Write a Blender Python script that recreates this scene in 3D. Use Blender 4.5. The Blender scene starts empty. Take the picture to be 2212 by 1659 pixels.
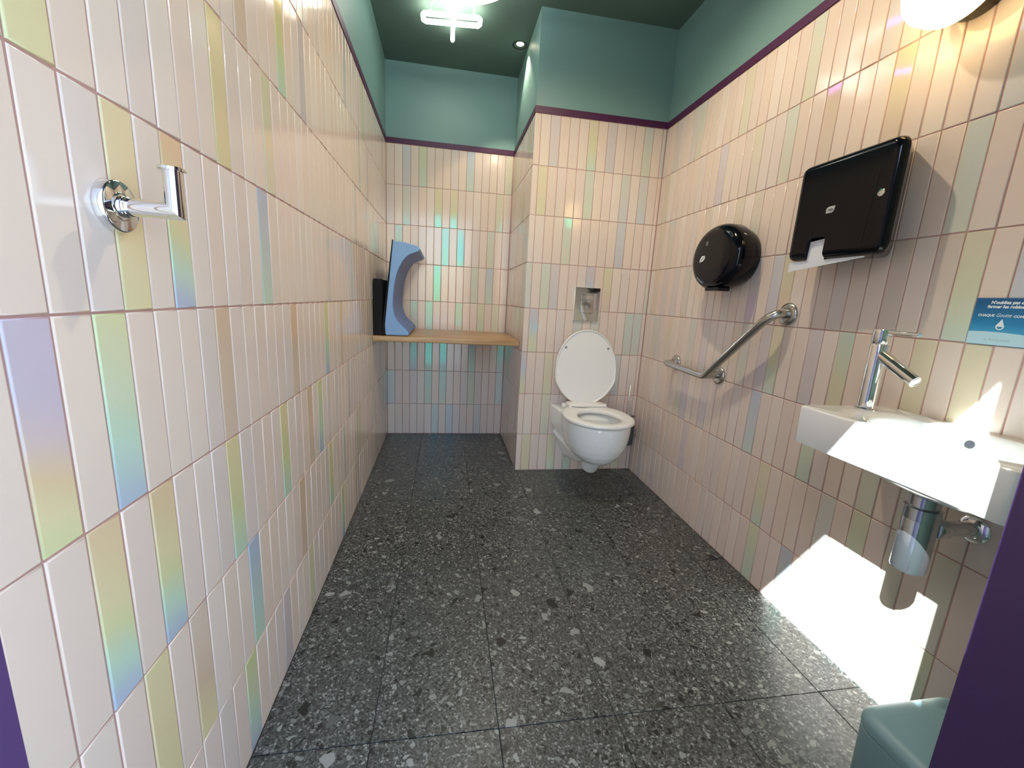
import bpy, bmesh, math, random
from mathutils import Vector, Matrix
random.seed(7)
SC = bpy.context.scene
COL = SC.collection
W0, H0 = 2212, 1659
# ------------------------------------------------------------------ room sizes (metres)
YB, YT, XC, XR, HC = 3.2576, 2.5467, 0.8534, 1.6011, 2.4828   # back wall, toilet wall, corner, right wall, ceiling
B0, RH, CW = 0.2327, 0.2525, 0.0531800                        # bottom row, row pitch, column pitch
ZS, ZST = 2.0021, 2.0345                                       # purple band
YF, YO = 0.569, 0.25                                           # door wall: inner and outer face
XJ = 1.164                                                     # right jamb
ZL = 2.05                                                      # door head

# ------------------------------------------------------------------ camera
cd = bpy.data.cameras.new('camera'); cam = bpy.data.objects.new('camera', cd); COL.objects.link(cam); SC.camera = cam
yaw, pit, rol = -0.1661997, 0.1991971, 0.0543110
cy, sy, cp, sp, cr, sr = math.cos(yaw), math.sin(yaw), math.cos(pit), math.sin(pit), math.cos(rol), math.sin(rol)
f = Vector((-sy*cp, cy*cp, -sp)); r0 = Vector((cy, sy, 0)); u0 = r0.cross(f)
r1 = cr*r0 + sr*u0; u1 = -sr*r0 + cr*u0
m = Matrix((r1, u1, -f)).transposed().to_4x4(); m.translation = Vector((0.406588, 0.163694, 1.031531))
cam.matrix_world = m
cd.sensor_fit = 'HORIZONTAL'; cd.sensor_width = 36.0; cd.lens = 899.52/W0*36.0
cd.clip_start = 0.01; cd.clip_end = 200

# ------------------------------------------------------------------ light: sky, sun, exposure
SUN_DIR = Vector((1.0, 0.70, -1.28)).normalized()
SUN_STRENGTH, SKY_STRENGTH = 40.0, 1.2
world = bpy.data.worlds.new('sky'); SC.world = world; world.use_nodes = True
wn = world.node_tree; bg = wn.nodes['Background']
sky = wn.nodes.new('ShaderNodeTexSky'); sky.sky_type = 'NISHITA'; sky.sun_disc = False
sky.sun_elevation = math.asin(-SUN_DIR.z); sky.sun_rotation = math.atan2(-SUN_DIR.x, -SUN_DIR.y)
wn.links.new(sky.outputs[0], bg.inputs[0]); bg.inputs[1].default_value = SKY_STRENGTH
sl = bpy.data.lights.new('sun', 'SUN'); sl.energy = SUN_STRENGTH; sl.angle = 0.009; sl.color = (0.80, 0.94, 1.0)
so = bpy.data.objects.new('sun', sl); COL.objects.link(so); so.rotation_euler = (-SUN_DIR).to_track_quat('Z', 'Y').to_euler(); so.location = (-3, -3, 5)
SC.view_settings.view_transform = 'Standard'; SC.view_settings.look = 'None'
SC.view_settings.exposure = -0.03; SC.view_settings.gamma = 1.0; SC.view_settings.use_curve_mapping = False
NEON, DOWN, LAMP = 15.0, 14.0, 12.0
SC.cycles.max_bounces = 10; SC.cycles.diffuse_bounces = 6; SC.cycles.glossy_bounces = 6
SC.cycles.sample_clamp_indirect = 6.0; SC.cycles.caustics_reflective = True; SC.cycles.blur_glossy = 0.6
SC.cycles.use_denoising = True

# ------------------------------------------------------------------ materials
def lin(c):
    return tuple((x/12.92 if x <= 0.04045 else ((x+0.055)/1.055)**2.4) for x in c)
def s8(r, g, b): return lin((r/255, g/255, b/255))
def mat(name, col, rough=0.5, metal=0.0, coat=0.0, spec=0.5, emit=None, es=0.0, bump=None, sheen=0.0):
    M = bpy.data.materials.new(name); M.use_nodes = True
    N = M.node_tree; P = N.nodes['Principled BSDF']
    P.inputs['Base Color'].default_value = (*col, 1); P.inputs['Roughness'].default_value = rough
    P.inputs['Metallic'].default_value = metal; P.inputs['Coat Weight'].default_value = coat
    P.inputs['Specular IOR Level'].default_value = spec; P.inputs['Coat Roughness'].default_value = 0.05
    if emit: P.inputs['Emission Color'].default_value = (*emit, 1); P.inputs['Emission Strength'].default_value = es
    if bump:
        sc_, st = bump
        tc = N.nodes.new('ShaderNodeTexCoord'); t = N.nodes.new('ShaderNodeTexNoise'); t.inputs['Scale'].default_value = sc_; t.inputs['Detail'].default_value = 4
        b = N.nodes.new('ShaderNodeBump'); b.inputs['Strength'].default_value = st; b.inputs['Distance'].default_value = 0.002
        N.links.new(tc.outputs['Object'], t.inputs['Vector']); N.links.new(t.outputs[0], b.inputs['Height']); N.links.new(b.outputs[0], P.inputs['Normal'])
    if sheen: P.inputs['Sheen Weight'].default_value = sheen
    return M
def ramp(N, stops):
    R = N.nodes.new('ShaderNodeValToRGB'); e = R.color_ramp.elements
    e[0].position, e[0].color = stops[0][0], (*stops[0][1], 1)
    e[1].position, e[1].color = stops[-1][0], (*stops[-1][1], 1)
    for p, c in stops[1:-1]:
        q = e.new(p); q.color = (*c, 1)
    return R

paint_wall = mat('wall_paint_sage', s8(120, 154, 150), 0.45, bump=(120, 0.08))
paint_ceil = mat('ceiling_paint_green', s8(88, 110, 101), 0.6, bump=(120, 0.08))
purple = mat('purple_paint', s8(86, 62, 112), 0.4, bump=(150, 0.06))
band = mat('band_aubergine', s8(76, 26, 68), 0.45)
grout = mat('grout_pink', s8(184, 146, 138), 0.85, bump=(300, 0.2))
grout_dark = mat('floor_joint', s8(54, 57, 55), 0.9)
chrome = mat('chrome', (0.82, 0.83, 0.84), 0.06, 1.0)
steel = mat('brushed_steel', (0.52, 0.51, 0.49), 0.26, 1.0)
black = mat('black_plastic', s8(7, 10, 17), 0.11, spec=0.28)
blackmat = mat('black_fabric', s8(9, 10, 13), 0.9, bump=(400, 0.4))
blue1 = mat('blue_vinyl', s8(130, 168, 212), 0.5, bump=(250, 0.1))
blue2 = mat('blue_vinyl_seat', s8(92, 118, 178), 0.5, bump=(250, 0.1))
porcelain = mat('porcelain', s8(240, 241, 238), 0.06, coat=0.3)
seatplastic = mat('seat_plastic', s8(241, 240, 236), 0.22)
greyrub = mat('grey_rubber', s8(150, 150, 150), 0.5)
dark = mat('dark_hole', (0.01, 0.01, 0.012), 0.5)
white_paper = mat('paper_white', s8(232, 234, 238), 0.85)
badge = mat('badge_grey', s8(190, 190, 190), 0.5)
badge2 = mat('badge_dim', s8(120, 122, 124), 0.5)
inkm = mat('ink_dark', s8(30, 32, 36), 0.6)
inkw = mat('ink_white', s8(236, 244, 246), 0.6)
inkg = mat('ink_faint', s8(158, 184, 192), 0.6)
bin_m = mat('bin_sage_plastic', s8(132, 166, 170), 0.42)
lampbase = mat('lamp_bronze', s8(58, 48, 34), 0.35, 0.6)
glow_warm = mat('opal_glow', (0.9, 0.85, 0.75), 0.3, emit=(1.0, 0.70, 0.30), es=LAMP)
neon_w = mat('neon_white', (0.9, 0.95, 0.95), 0.3, emit=(1.0, 0.97, 0.84), es=NEON)
neon_b = mat('neon_ring', (0.9, 0.95, 0.95), 0.3, emit=(0.94, 0.98, 0.94), es=NEON)
bulb = mat('spot_glow', (0.9, 0.9, 0.8), 0.3, emit=(1.0, 0.86, 0.58), es=DOWN)
trapm = mat('dull_chrome', (0.60, 0.63, 0.66), 0.16, 0.955)
acrylic = mat('clear_bracket', s8(210, 222, 210), 0.1, coat=0.5)
paving = mat('paving', s8(150, 152, 152), 0.9)
white_trim = mat('basin_gap_white', s8(225, 230, 230), 0.3)

def oak():
    M = mat('oak', s8(176, 140, 94), 0.35); N = M.node_tree; P = N.nodes['Principled BSDF']
    tc = N.nodes.new('ShaderNodeTexCoord'); mp = N.nodes.new('ShaderNodeMapping'); mp.inputs['Scale'].default_value = (1.5, 26, 26)
    no = N.nodes.new('ShaderNodeTexNoise'); no.inputs['Scale'].default_value = 2.2; no.inputs['Detail'].default_value = 6; no.inputs['Distortion'].default_value = 0.6
    R = ramp(N, [(0.3, s8(146, 108, 66)), (0.55, s8(180, 142, 96)), (0.75, s8(198, 164, 116))])
    N.links.new(tc.outputs['Object'], mp.inputs[0]); N.links.new(mp.outputs[0], no.inputs['Vector']); N.links.new(no.outputs[0], R.inputs[0]); N.links.new(R.outputs[0], P.inputs['Base Color'])
    return M
oak_m = oak()

def terrazzo():
    M = bpy.data.materials.new('terrazzo_tile'); M.use_nodes = True; N = M.node_tree; P = N.nodes['Principled BSDF']; L = N.links.new
    tc = N.nodes.new('ShaderNodeTexCoord'); oi = N.nodes.new('ShaderNodeObjectInfo')
    mul = N.nodes.new('ShaderNodeMath'); mul.operation = 'MULTIPLY'; mul.inputs[1].default_value = 37.0; L(oi.outputs['Random'], mul.inputs[0])
    add = N.nodes.new('ShaderNodeVectorMath'); add.operation = 'ADD'; L(tc.outputs['Object'], add.inputs[0]); L(mul.outputs[0], add.inputs[1])
    nz = N.nodes.new('ShaderNodeTexNoise'); nz.inputs['Scale'].default_value = 34; nz.inputs['Detail'].default_value = 3; L(add.outputs[0], nz.inputs['Vector'])
    sc_ = N.nodes.new('ShaderNodeVectorMath'); sc_.operation = 'SCALE'; sc_.inputs['Scale'].default_value = 0.022; L(nz.outputs['Color'], sc_.inputs[0])
    ad2 = N.nodes.new('ShaderNodeVectorMath'); ad2.operation = 'ADD'; L(add.outputs[0], ad2.inputs[0]); L(sc_.outputs[0], ad2.inputs[1])
    prev = None
    base = N.nodes.new('ShaderNodeTexNoise'); base.inputs['Scale'].default_value = 190; base.inputs['Detail'].default_value = 5; L(add.outputs[0], base.inputs['Vector'])
    rb = ramp(N, [(0.30, s8(34, 37, 37)), (0.5, s8(68, 71, 69)), (0.70, s8(112, 115, 111))]); L(base.outputs[0], rb.inputs[0])
    prev = rb.outputs[0]
    # chips: three sizes; each cell has a random id; a few cells become chips, cut back from the cell edge
    for scale, keep, edge, cols in ((150, 0.45, 0.06, [s8(26, 28, 29), s8(98, 102, 98), s8(152, 156, 151)]),
                                    (64, 0.23, 0.08, [s8(24, 27, 28), s8(98, 102, 98), s8(150, 154, 148)]),
                                    (25, 0.10, 0.11, [s8(22, 26, 27), s8(112, 116, 112), s8(156, 159, 153)])):
        v = N.nodes.new('ShaderNodeTexVoronoi'); v.inputs['Scale'].default_value = scale; L(ad2.outputs[0], v.inputs['Vector'])
        d = N.nodes.new('ShaderNodeTexVoronoi'); d.feature = 'DISTANCE_TO_EDGE'; d.inputs['Scale'].default_value = scale; L(ad2.outputs[0], d.inputs['Vector'])
        sep = N.nodes.new('ShaderNodeSeparateColor'); L(v.outputs['Color'], sep.inputs[0])
        k = N.nodes.new('ShaderNodeMath'); k.operation = 'LESS_THAN'; k.inputs[1].default_value = keep; L(sep.outputs[0], k.inputs[0])
        thr = N.nodes.new('ShaderNodeMath'); thr.operation = 'MULTIPLY_ADD'; thr.inputs[1].default_value = edge*2.2; thr.inputs[2].default_value = edge; L(sep.outputs[2], thr.inputs[0])
        g = N.nodes.new('ShaderNodeMath'); g.operation = 'GREATER_THAN'; L(d.outputs['Distance'], g.inputs[0]); L(thr.outputs[0], g.inputs[1])
        mm = N.nodes.new('ShaderNodeMath'); mm.operation = 'MULTIPLY'; L(k.outputs[0], mm.inputs[0]); L(g.outputs[0], mm.inputs[1])
        rc = ramp(N, [(0.0, cols[0]), (0.28, cols[0]), (0.42, cols[1]), (1.0, cols[2])]); L(sep.outputs[1], rc.inputs[0])
        mx = N.nodes.new('ShaderNodeMix'); mx.data_type = 'RGBA'; L(mm.outputs[0], mx.inputs[0]); L(prev, mx.inputs[6]); L(rc.outputs[0], mx.inputs[7])
        prev = mx.outputs[2]
    L(prev, P.inputs['Base Color']); P.inputs['Roughness'].default_value = 0.33; P.inputs['Specular IOR Level'].default_value = 0.5
    b = N.nodes.new('ShaderNodeBump'); b.inputs['Strength'].default_value = 0.12; b.inputs['Distance'].default_value = 0.001; L(base.outputs[0], b.inputs['Height']); L(b.outputs[0], P.inputs['Normal'])
    return M
terrazzo_m = terrazzo()

# glazed tiles. Plain ones in six close shades; lustre ones whose glaze film runs through several hues along the tile
def tile_mat(name, stops, rough=0.13, lustre=False):
    M = bpy.data.materials.new(name); M.use_nodes = True; N = M.node_tree; P = N.nodes['Principled BSDF']; L = N.links.new
    P.inputs['Roughness'].default_value = rough
    if len(stops) == 1:
        P.inputs['Base Color'].default_value = (*stops[0][1], 1)
    else:
        uv = N.nodes.new('ShaderNodeUVMap'); uv.uv_map = 'tile'; sx = N.nodes.new('ShaderNodeSeparateXYZ'); L(uv.outputs[0], sx.inputs[0])
        tc = N.nodes.new('ShaderNodeTexCoord'); no = N.nodes.new('ShaderNodeTexNoise'); no.inputs['Scale'].default_value = 9; no.inputs['Detail'].default_value = 2; L(tc.outputs['Object'], no.inputs['Vector'])
        md = N.nodes.new('ShaderNodeMath'); md.operation = 'MULTIPLY_ADD'; md.inputs[1].default_value = 0.22; md.inputs[2].default_value = -0.11; L(no.outputs[0], md.inputs[0])
        ti = N.nodes.new('ShaderNodeMath'); ti.operation = 'MULTIPLY_ADD'; ti.inputs[1].default_value = -0.10; L(sx.outputs[0], ti.inputs[0]); L(md.outputs[0], ti.inputs[2])
        inv = N.nodes.new('ShaderNodeMath'); inv.operation = 'SUBTRACT'; inv.inputs[0].default_value = 1.05; L(sx.outputs[1], inv.inputs[1])
        ad = N.nodes.new('ShaderNodeMath'); ad.operation = 'ADD'; L(inv.outputs[0], ad.inputs[0]); L(ti.outputs[0], ad.inputs[1])
        R = ramp(N, stops); L(ad.outputs[0], R.inputs[0]); L(R.outputs[0], P.inputs['Base Color'])
    if lustre:
        P.inputs['IOR'].default_value = 1.72
        P.inputs['Thin Film Thickness'].default_value = 368.0; P.inputs['Thin Film IOR'].default_value = 1.35
        P.inputs['Roughness'].default_value = 0.07
    tc2 = N.nodes.new('ShaderNodeTexCoord'); n2 = N.nodes.new('ShaderNodeTexNoise'); n2.inputs['Scale'].default_value = 26; n2.inputs['Detail'].default_value = 1.5
    b = N.nodes.new('ShaderNodeBump'); b.inputs['Strength'].default_value = 0.035; b.inputs['Distance'].default_value = 0.0012
    L(tc2.outputs['Object'], n2.inputs['Vector']); L(n2.outputs[0], b.inputs['Height']); L(b.outputs[0], P.inputs['Normal'])
    return M
PINK = [(226, 209, 196), (223, 206, 194), (228, 213, 201), (225, 206, 192), (221, 207, 198), (227, 208, 193)]
TM = {('p', i): tile_mat('tile_blush', [(0, s8(*c))]) for i, c in enumerate(PINK)}
YEL, ORA, YG, TEA, BLU, LIL, TAN, PAL = s8(222, 211, 146), s8(220, 190, 132), s8(206, 216, 142), s8(170, 220, 192), s8(150, 184, 216), s8(186, 174, 196), s8(210, 182, 142), s8(204, 210, 198)
PBL = s8(190, 204, 214)
def mixc(a, b, t): return tuple(x*(1-t)+y*t for x, y in zip(a, b))
PK = s8(222, 209, 199)
KIND = {'Y': [(0, YEL), (.5, mixc(YEL, ORA, .3)), (1, mixc(YEL, YG, .4))], 'YB': [(.05, ORA), (.4, YEL), (.6, YG), (.8, TEA), (.97, BLU)],
        'BG': [(.05, BLU), (.5, mixc(BLU, TEA, .5)), (1, TEA)], 'GB': [(0, YG), (.4, mixc(YG, TEA, .5)), (.7, TEA), (1, BLU)],
        'LY': [(.3, LIL), (.55, mixc(LIL, ORA, .5)), (.72, ORA), (.85, YEL), (1, YG)], 'T': [(0, TAN), (1, mixc(TAN, PK, .4))],
        'TY': [(.1, mixc(TAN, PK, .5)), (.6, TAN), (.9, YEL)], 'YG': [(.1, YEL), (.6, YG), (1, TEA)], 'P': [(0, PAL), (1, mixc(PAL, PBL, .5))],
        'PB': [(0, PBL), (1, mixc(PBL, LIL, .4))], 'PG': [(0, mixc(TEA, PAL, .6)), (1, mixc(YG, PAL, .5))], 'PY': [(0, mixc(YEL, PAL, .35)), (1, mixc(YG, PAL, .6))],
        'L': [(0, mixc(LIL, PK, .6)), (1, mixc(LIL, PAL, .35))], 'G': [(0, YG), (1, TEA)], 'GT': [(0, YG), (.4, YEL), (1, TAN)],
        'YT': [(0, YG), (.4, YEL), (.7, ORA), (1, TAN)], 'GY': [(0, TEA), (.6, YG), (1, YEL)], 'BY': [(.1, LIL), (.4, BLU), (.8, YG)], 'C': [(0, PAL), (.4, s8(120, 214, 235)), (.8, s8(120, 214, 235)), (1, PAL)]}
PALE = {k: [(p, mixc(c, PK, 0.58)) for p, c in st] for k, st in KIND.items()}
KIND = {k: [(p, mixc(c, PK, 0.34)) for p, c in st] for k, st in KIND.items()}
HUE = {'Y': 'yellow', 'YB': 'yellow_blue', 'BG': 'blue_teal', 'GB': 'green_blue', 'LY': 'lilac_gold', 'T': 'tan', 'TY': 'tan_yellow', 'YG': 'yellow_green', 'P': 'pearl', 'PB': 'pearl_blue', 'PG': 'pearl_green', 'PY': 'pearl_yellow', 'L': 'lilac', 'G': 'green', 'GT': 'green_tan', 'YT': 'yellow_tan', 'GY': 'green_yellow', 'BY': 'blue_yellow', 'C': 'cyan'}
for k in KIND:
    TM[('i', k)] = tile_mat('tile_lustre_'+HUE[k], KIND[k], lustre=True)
    TM[('j', k)] = tile_mat('tile_pale_lustre_'+HUE[k], PALE[k], lustre=True)

# ------------------------------------------------------------------ mesh helpers
def link(name, me, m=None, parent=None, mats=None):
    o = bpy.data.objects.new(name, me); COL.objects.link(o)
    for x in (mats or ([m] if m else [])): me.materials.append(x)
    if parent is not None: o.parent = parent
    return o
def mk(name, V, F, m=None, parent=None, smooth=40, mi=None, mats=None):
    me = bpy.data.meshes.new(name); me.from_pydata([tuple(v) for v in V], [], F)
    bm = bmesh.new(); bm.from_mesh(me); bmesh.ops.recalc_face_normals(bm, faces=bm.faces); bm.to_mesh(me); bm.free()
    if mi:
        for p, i in zip(me.polygons, mi): p.material_index = i
    if smooth:
        me.set_sharp_from_angle(angle=math.radians(smooth)); me.polygons.foreach_set('use_smooth', [len(p.vertices) <= 8 for p in me.polygons])
    return link(name, me, m, parent, mats)
class MB:
    def __init__(s): s.v = []; s.f = []
    def add(s, V, F):
        n = len(s.v); s.v += [Vector(v) for v in V]; s.f += [tuple(i+n for i in q) for q in F]; return s
    def build(s, name, m, parent=None, smooth=40): return mk(name, s.v, s.f, m, parent, smooth)
def box(x0, x1, y0, y1, z0, z1):
    return ([(x0, y0, z0), (x1, y0, z0), (x1, y1, z0), (x0, y1, z0), (x0, y0, z1), (x1, y0, z1), (x1, y1, z1), (x0, y1, z1)],
            [(3, 2, 1, 0), (4, 5, 6, 7), (0, 1, 5, 4), (1, 2, 6, 5), (2, 3, 7, 6), (3, 0, 4, 7)])
def loft(rings, cap0=True, cap1=True, closed=False):
    V = []; F = []; n = len(rings[0])
    for r in rings: V += list(r)
    k = len(rings)
    for i in range(k if closed else k-1):
        a, b = i*n, ((i+1) % k)*n
        for j in range(n): F.append((a+j, a+(j+1) % n, b+(j+1) % n, b+j))
    if cap0 and not closed: F.append(tuple(range(n-1, -1, -1)))
    if cap1 and not closed: F.append(tuple(range((k-1)*n, k*n)))
    return V, F
def frame_from(d):
    d = Vector(d).normalized(); a = Vector((0, 0, 1)) if abs(d.z) < 0.9 else Vector((1, 0, 0))
    x = a.cross(d).normalized(); return x, d.cross(x), d
def tube(path, r, n=18, closed=False, caps=True):
    P = [Vector(p) for p in path]; k = len(P); rings = []; x = None
    for i, p in enumerate(P):
        if closed: d = (P[(i+1) % k]-P[i-1]).normalized()
        else: d = ((P[min(i+1, k-1)]-P[i]).normalized()+(P[i]-P[max(i-1, 0)]).normalized()).normalized()
        if x is None: x = frame_from(d)[0]
        x = (x-d*x.dot(d)).normalized(); y = d.cross(x)
        rr = r[i] if isinstance(r, (list, tuple)) else r
        rings.append([p+rr*(math.cos(2*math.pi*j/n)*x+math.sin(2*math.pi*j/n)*y) for j in range(n)])
    return loft(rings, caps, caps, closed)
def lathe(prof, org, axis, n=32, caps=True):
    x, y, d = frame_from(axis); o = Vector(org)
    rings = [[o+d*h+max(r, 1e-5)*(math.cos(2*math.pi*j/n)*x+math.sin(2*math.pi*j/n)*y) for j in range(n)] for r, h in prof]
    return loft(rings, caps, caps)
def rrect(u0, u1, v0, v1, r, n=6):
    out = []
    for cx, cy_, a in ((u1-r, v1-r, 0), (u0+r, v1-r, 90), (u0+r, v0+r, 180), (u1-r, v0+r, 270)):
        for i in range(n+1):
            t = math.radians(a+90*i/n); out.append((cx+r*math.cos(t), cy_+r*math.sin(t)))
    return out
def round_poly(P, r, n=4):
    out = []; k = len(P); rr = r if isinstance(r, (list, tuple)) else [r]*k
    for i in range(k):
        p = Vector(P[i]); a = (Vector(P[i-1])-p); b = (Vector(P[(i+1) % k])-p); q = min(rr[i], a.length*0.49, b.length*0.49)
        if q < 1e-6: out.append(tuple(p)); continue
        s, e = p+a.normalized()*q, p+b.normalized()*q
        for j in range(n+1):
            t = j/n; out.append(tuple((1-t)**2*s+2*t*(1-t)*p+t*t*e))
    return out
def inset(P, d):
    k = len(P); out = []
    area = sum(P[i-1][0]*P[i][1]-P[i][0]*P[i-1][1] for i in range(k)); sg = 1 if area > 0 else -1
    for i in range(k):
        a = Vector(P[i])-Vector(P[i-1]); b = Vector(P[(i+1) % k])-Vector(P[i])
        na = Vector((-a.y, a.x)).normalized() if a.length > 1e-9 else Vector((0, 0)); nb = Vector((-b.y, b.x)).normalized() if b.length > 1e-9 else na
        if na.length < .5: na = nb
        nn = (na+nb); nn = nn/max(nn.length_squared/2, 0.35); out.append((P[i][0]+sg*nn.x*d, P[i][1]+sg*nn.y*d))
    return out
def plate(P, d0, d1, r, T, steps=5, r0=0.0):
    """outline P pushed from depth d0 to d1, front edge rounded by r; T maps (u, v, depth) to the room"""
    rings = []
    if r0: rings.append([T(u, v, d0) for u, v in inset(P, r0)])
    rings.append([T(u, v, d0+r0) for u, v in P])
    for i in range(steps+1):
        a = math.pi/2*i/steps; q = inset(P, r*(1-math.cos(a))) if r else P
        rings.append([T(u, v, d1-r+r*math.sin(a)) for u, v in q])
        if not r: break
    return loft(rings)
def on_right(u, v, d): return Vector((XR-d, -u, v))           # u to the right in view = towards the door
def on_left(u, v, d): return Vector((d, u, v))
def on_toilet(u, v, d): return Vector((u, YT-d, v))
def thing(name, label, cat, loc=(0, 0, 0), group=None):
    o = bpy.data.objects.new(name, None); COL.objects.link(o); o.empty_display_size = 0.05
    o['label'] = label; o['category'] = cat; o['base'] = list(loc)
    o.location = loc
    if group: o['group'] = group
    bpy.context.view_layer.update()
    return o
def settle(root):
    """children were built in room coordinates: keep them in place under their Empty"""
    inv = Matrix.Translation(root.location).inverted()
    for c in root.children: c.matrix_parent_inverse = inv
def tag(o, label, cat, group=None):
    o['label'] = label; o['category'] = cat
    if group: o['group'] = group
    return o
def struct(o): o['kind'] = 'structure'; return o
def text_mesh(body, size, T, m, name, parent, align='CENTER', bold=0.0, shear=0.0, sx=1.0):
    cu = bpy.data.curves.new('t', 'FONT'); cu.body = body; cu.size = size; cu.align_x = align; cu.offset = bold; cu.shear = shear; cu.resolution_u = 3
    ob = bpy.data.objects.new('t', cu); COL.objects.link(ob); dg = bpy.context.evaluated_depsgraph_get()
    me = bpy.data.meshes.new_from_object(ob.evaluated_get(dg)); bpy.data.objects.remove(ob)
    for v in me.vertices: v.co = T(v.co.x*sx, v.co.y)
    me.name = name; me.materials.clear()
    return link(name, me, m, parent)

# ------------------------------------------------------------------ room shell
floor = struct(mk('floor', *box(-0.1, XR+0.1, YO, YB+0.1, -0.08, -0.0025), grout_dark, smooth=0))
mk_out = struct(mk('ground_outside', *box(-9, 9, -12, YO, -0.10, -0.004), paving, smooth=0)); mk_out.name = 'floor_outside'
ceiling = struct(mk('ceiling', *box(-0.1, XR+0.1, YO, YB+0.1, HC, HC+0.1), paint_ceil, smooth=0))
def wall(name, x0, x1, y0, y1):
    V = []; F = []; mi = []
    a = box(x0, x1, y0, y1, -0.08, ZS); b_ = box(x0, x1, y0, y1, ZS, HC)
    mb = MB().add(*a).add(*b_)
    return struct(mk(name, mb.v, mb.f, None, None, 0, [0]*6+[1]*6, [grout, paint_wall]))
G = 0.002
wall_left = wall('wall_left', -0.1, -G, YF, YB+0.1)
wall_right = wall('wall_right', XR+G, XR+0.1, YF, YT+0.15)
wall_back = wall('wall_back', -G, XC+0.04, YB+G, YB+0.1)
wall_toilet = wall('wall_toilet', XC+0.002, XR+0.1, YT+G, YT+0.10)
wall_return = wall('wall_return', XC+G, XC+0.06, YT+0.10, YB+0.1)
# door wall with its purple reveals and the open door leaf, plus an added unseen leaf shading the right reveal
def front(name, x0, x1, z0, z1):
    o = struct(mk(name, *box(x0, x1, YO, YF-0.0005, z0, z1), smooth=0, mats=[purple, paint_wall]))
    for p in o.data.polygons:
        if p.normal.y > 0.9: p.material_index = 1
front('wall_front_left', -0.25, 0.0, -0.08, HC); front('wall_front_right', XJ, XR+0.1, -0.08, HC); front('wall_front_top', 0, XJ, ZL, HC)
door_paint = mat('door_grey', s8(96, 96, 102), 0.5)
d1 = struct(mk('door_1', *box(-0.045, -0.001, -0.53, YO-0.002, 0.004, ZL-0.004), door_paint, smooth=0))
mk('door_handle', *tube([(0.0, -0.47, 1.02), (0.05, -0.47, 1.02), (0.055, -0.465, 1.02), (0.055, -0.35, 1.02)], 0.009), chrome, d1)
d2 = struct(mk('added_shade_leaf', *box(0.703, XJ+0.02, YO-0.046, YO-0.002, 0.004, ZL-0.004), door_paint, smooth=0))  # added out of view; its free edge keeps the sun off the right reveal
mk('added_leaf_bolt', *box(0.72, 0.74, YO-0.002, YO+0.006, 0.95, 1.10), steel, d2)  # bolt of the added leaf
# aubergine bands above the tiles
def trim(n, *b): return struct(mk('trim_%d' % n, *box(*b), band, smooth=0))
trim(1, -0.01, 0.0025, YF, YB-0.0025, ZS, ZST)
trim(2, 0.0, XC, YB-0.0025, YB+0.01, ZS, ZST)
trim(3, XC-0.0025, XC+0.01, YT-0.0025, YB-0.0025, ZS, ZST)
trim(4, XC+0.01, XR, YT-0.0025, YT+0.01, ZS, ZST)
trim(5, XR-0.0025, XR+0.01, YF, YT-0.0025, ZS, ZST)

# ------------------------------------------------------------------ wall tiles
GAP = 0.0030
def tile_mesh(w, h):
    w -= GAP; h -= GAP
    rings = []
    for ins, d in ((0, -0.003), (0, -0.0016), (0.0006, -0.0005), (0.0020, 0.0)):
        a, b_ = w/2-ins, h/2-ins
        rings.append([(-a, -b_, d), (a, -b_, d), (a, b_, d), (-a, b_, d)])
    V, F = loft(rings, cap0=False)
    return V, F, w, h
MESH = {}
def get_tile(w, h, mk_):
    key = (round(w, 4), round(h, 4), mk_)
    if key not in MESH:
        V, F, tw, th = tile_mesh(w, h)
        me = bpy.data.meshes.new('tile'); me.from_pydata(V, [], F)
        uv = me.uv_layers.new(name='tile')
        for lp in me.loops:
            c = me.vertices[lp.vertex_index].co; uv.data[lp.index].uv = (c.x/tw+0.5, c.y/th+0.5)
        me.set_sharp_from_angle(angle=math.radians(50)); me.polygons.foreach_set('use_smooth', [i < len(me.polygons)-1 for i in range(len(me.polygons))])
        me.materials.append(TM[mk_]); MESH[key] = me
    return MESH[key]
def parse(s):
    out = {}
    for q in s.split():
        a, b_, k = q.split(','); out[(int(a), int(b_))] = k
    return out
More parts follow.
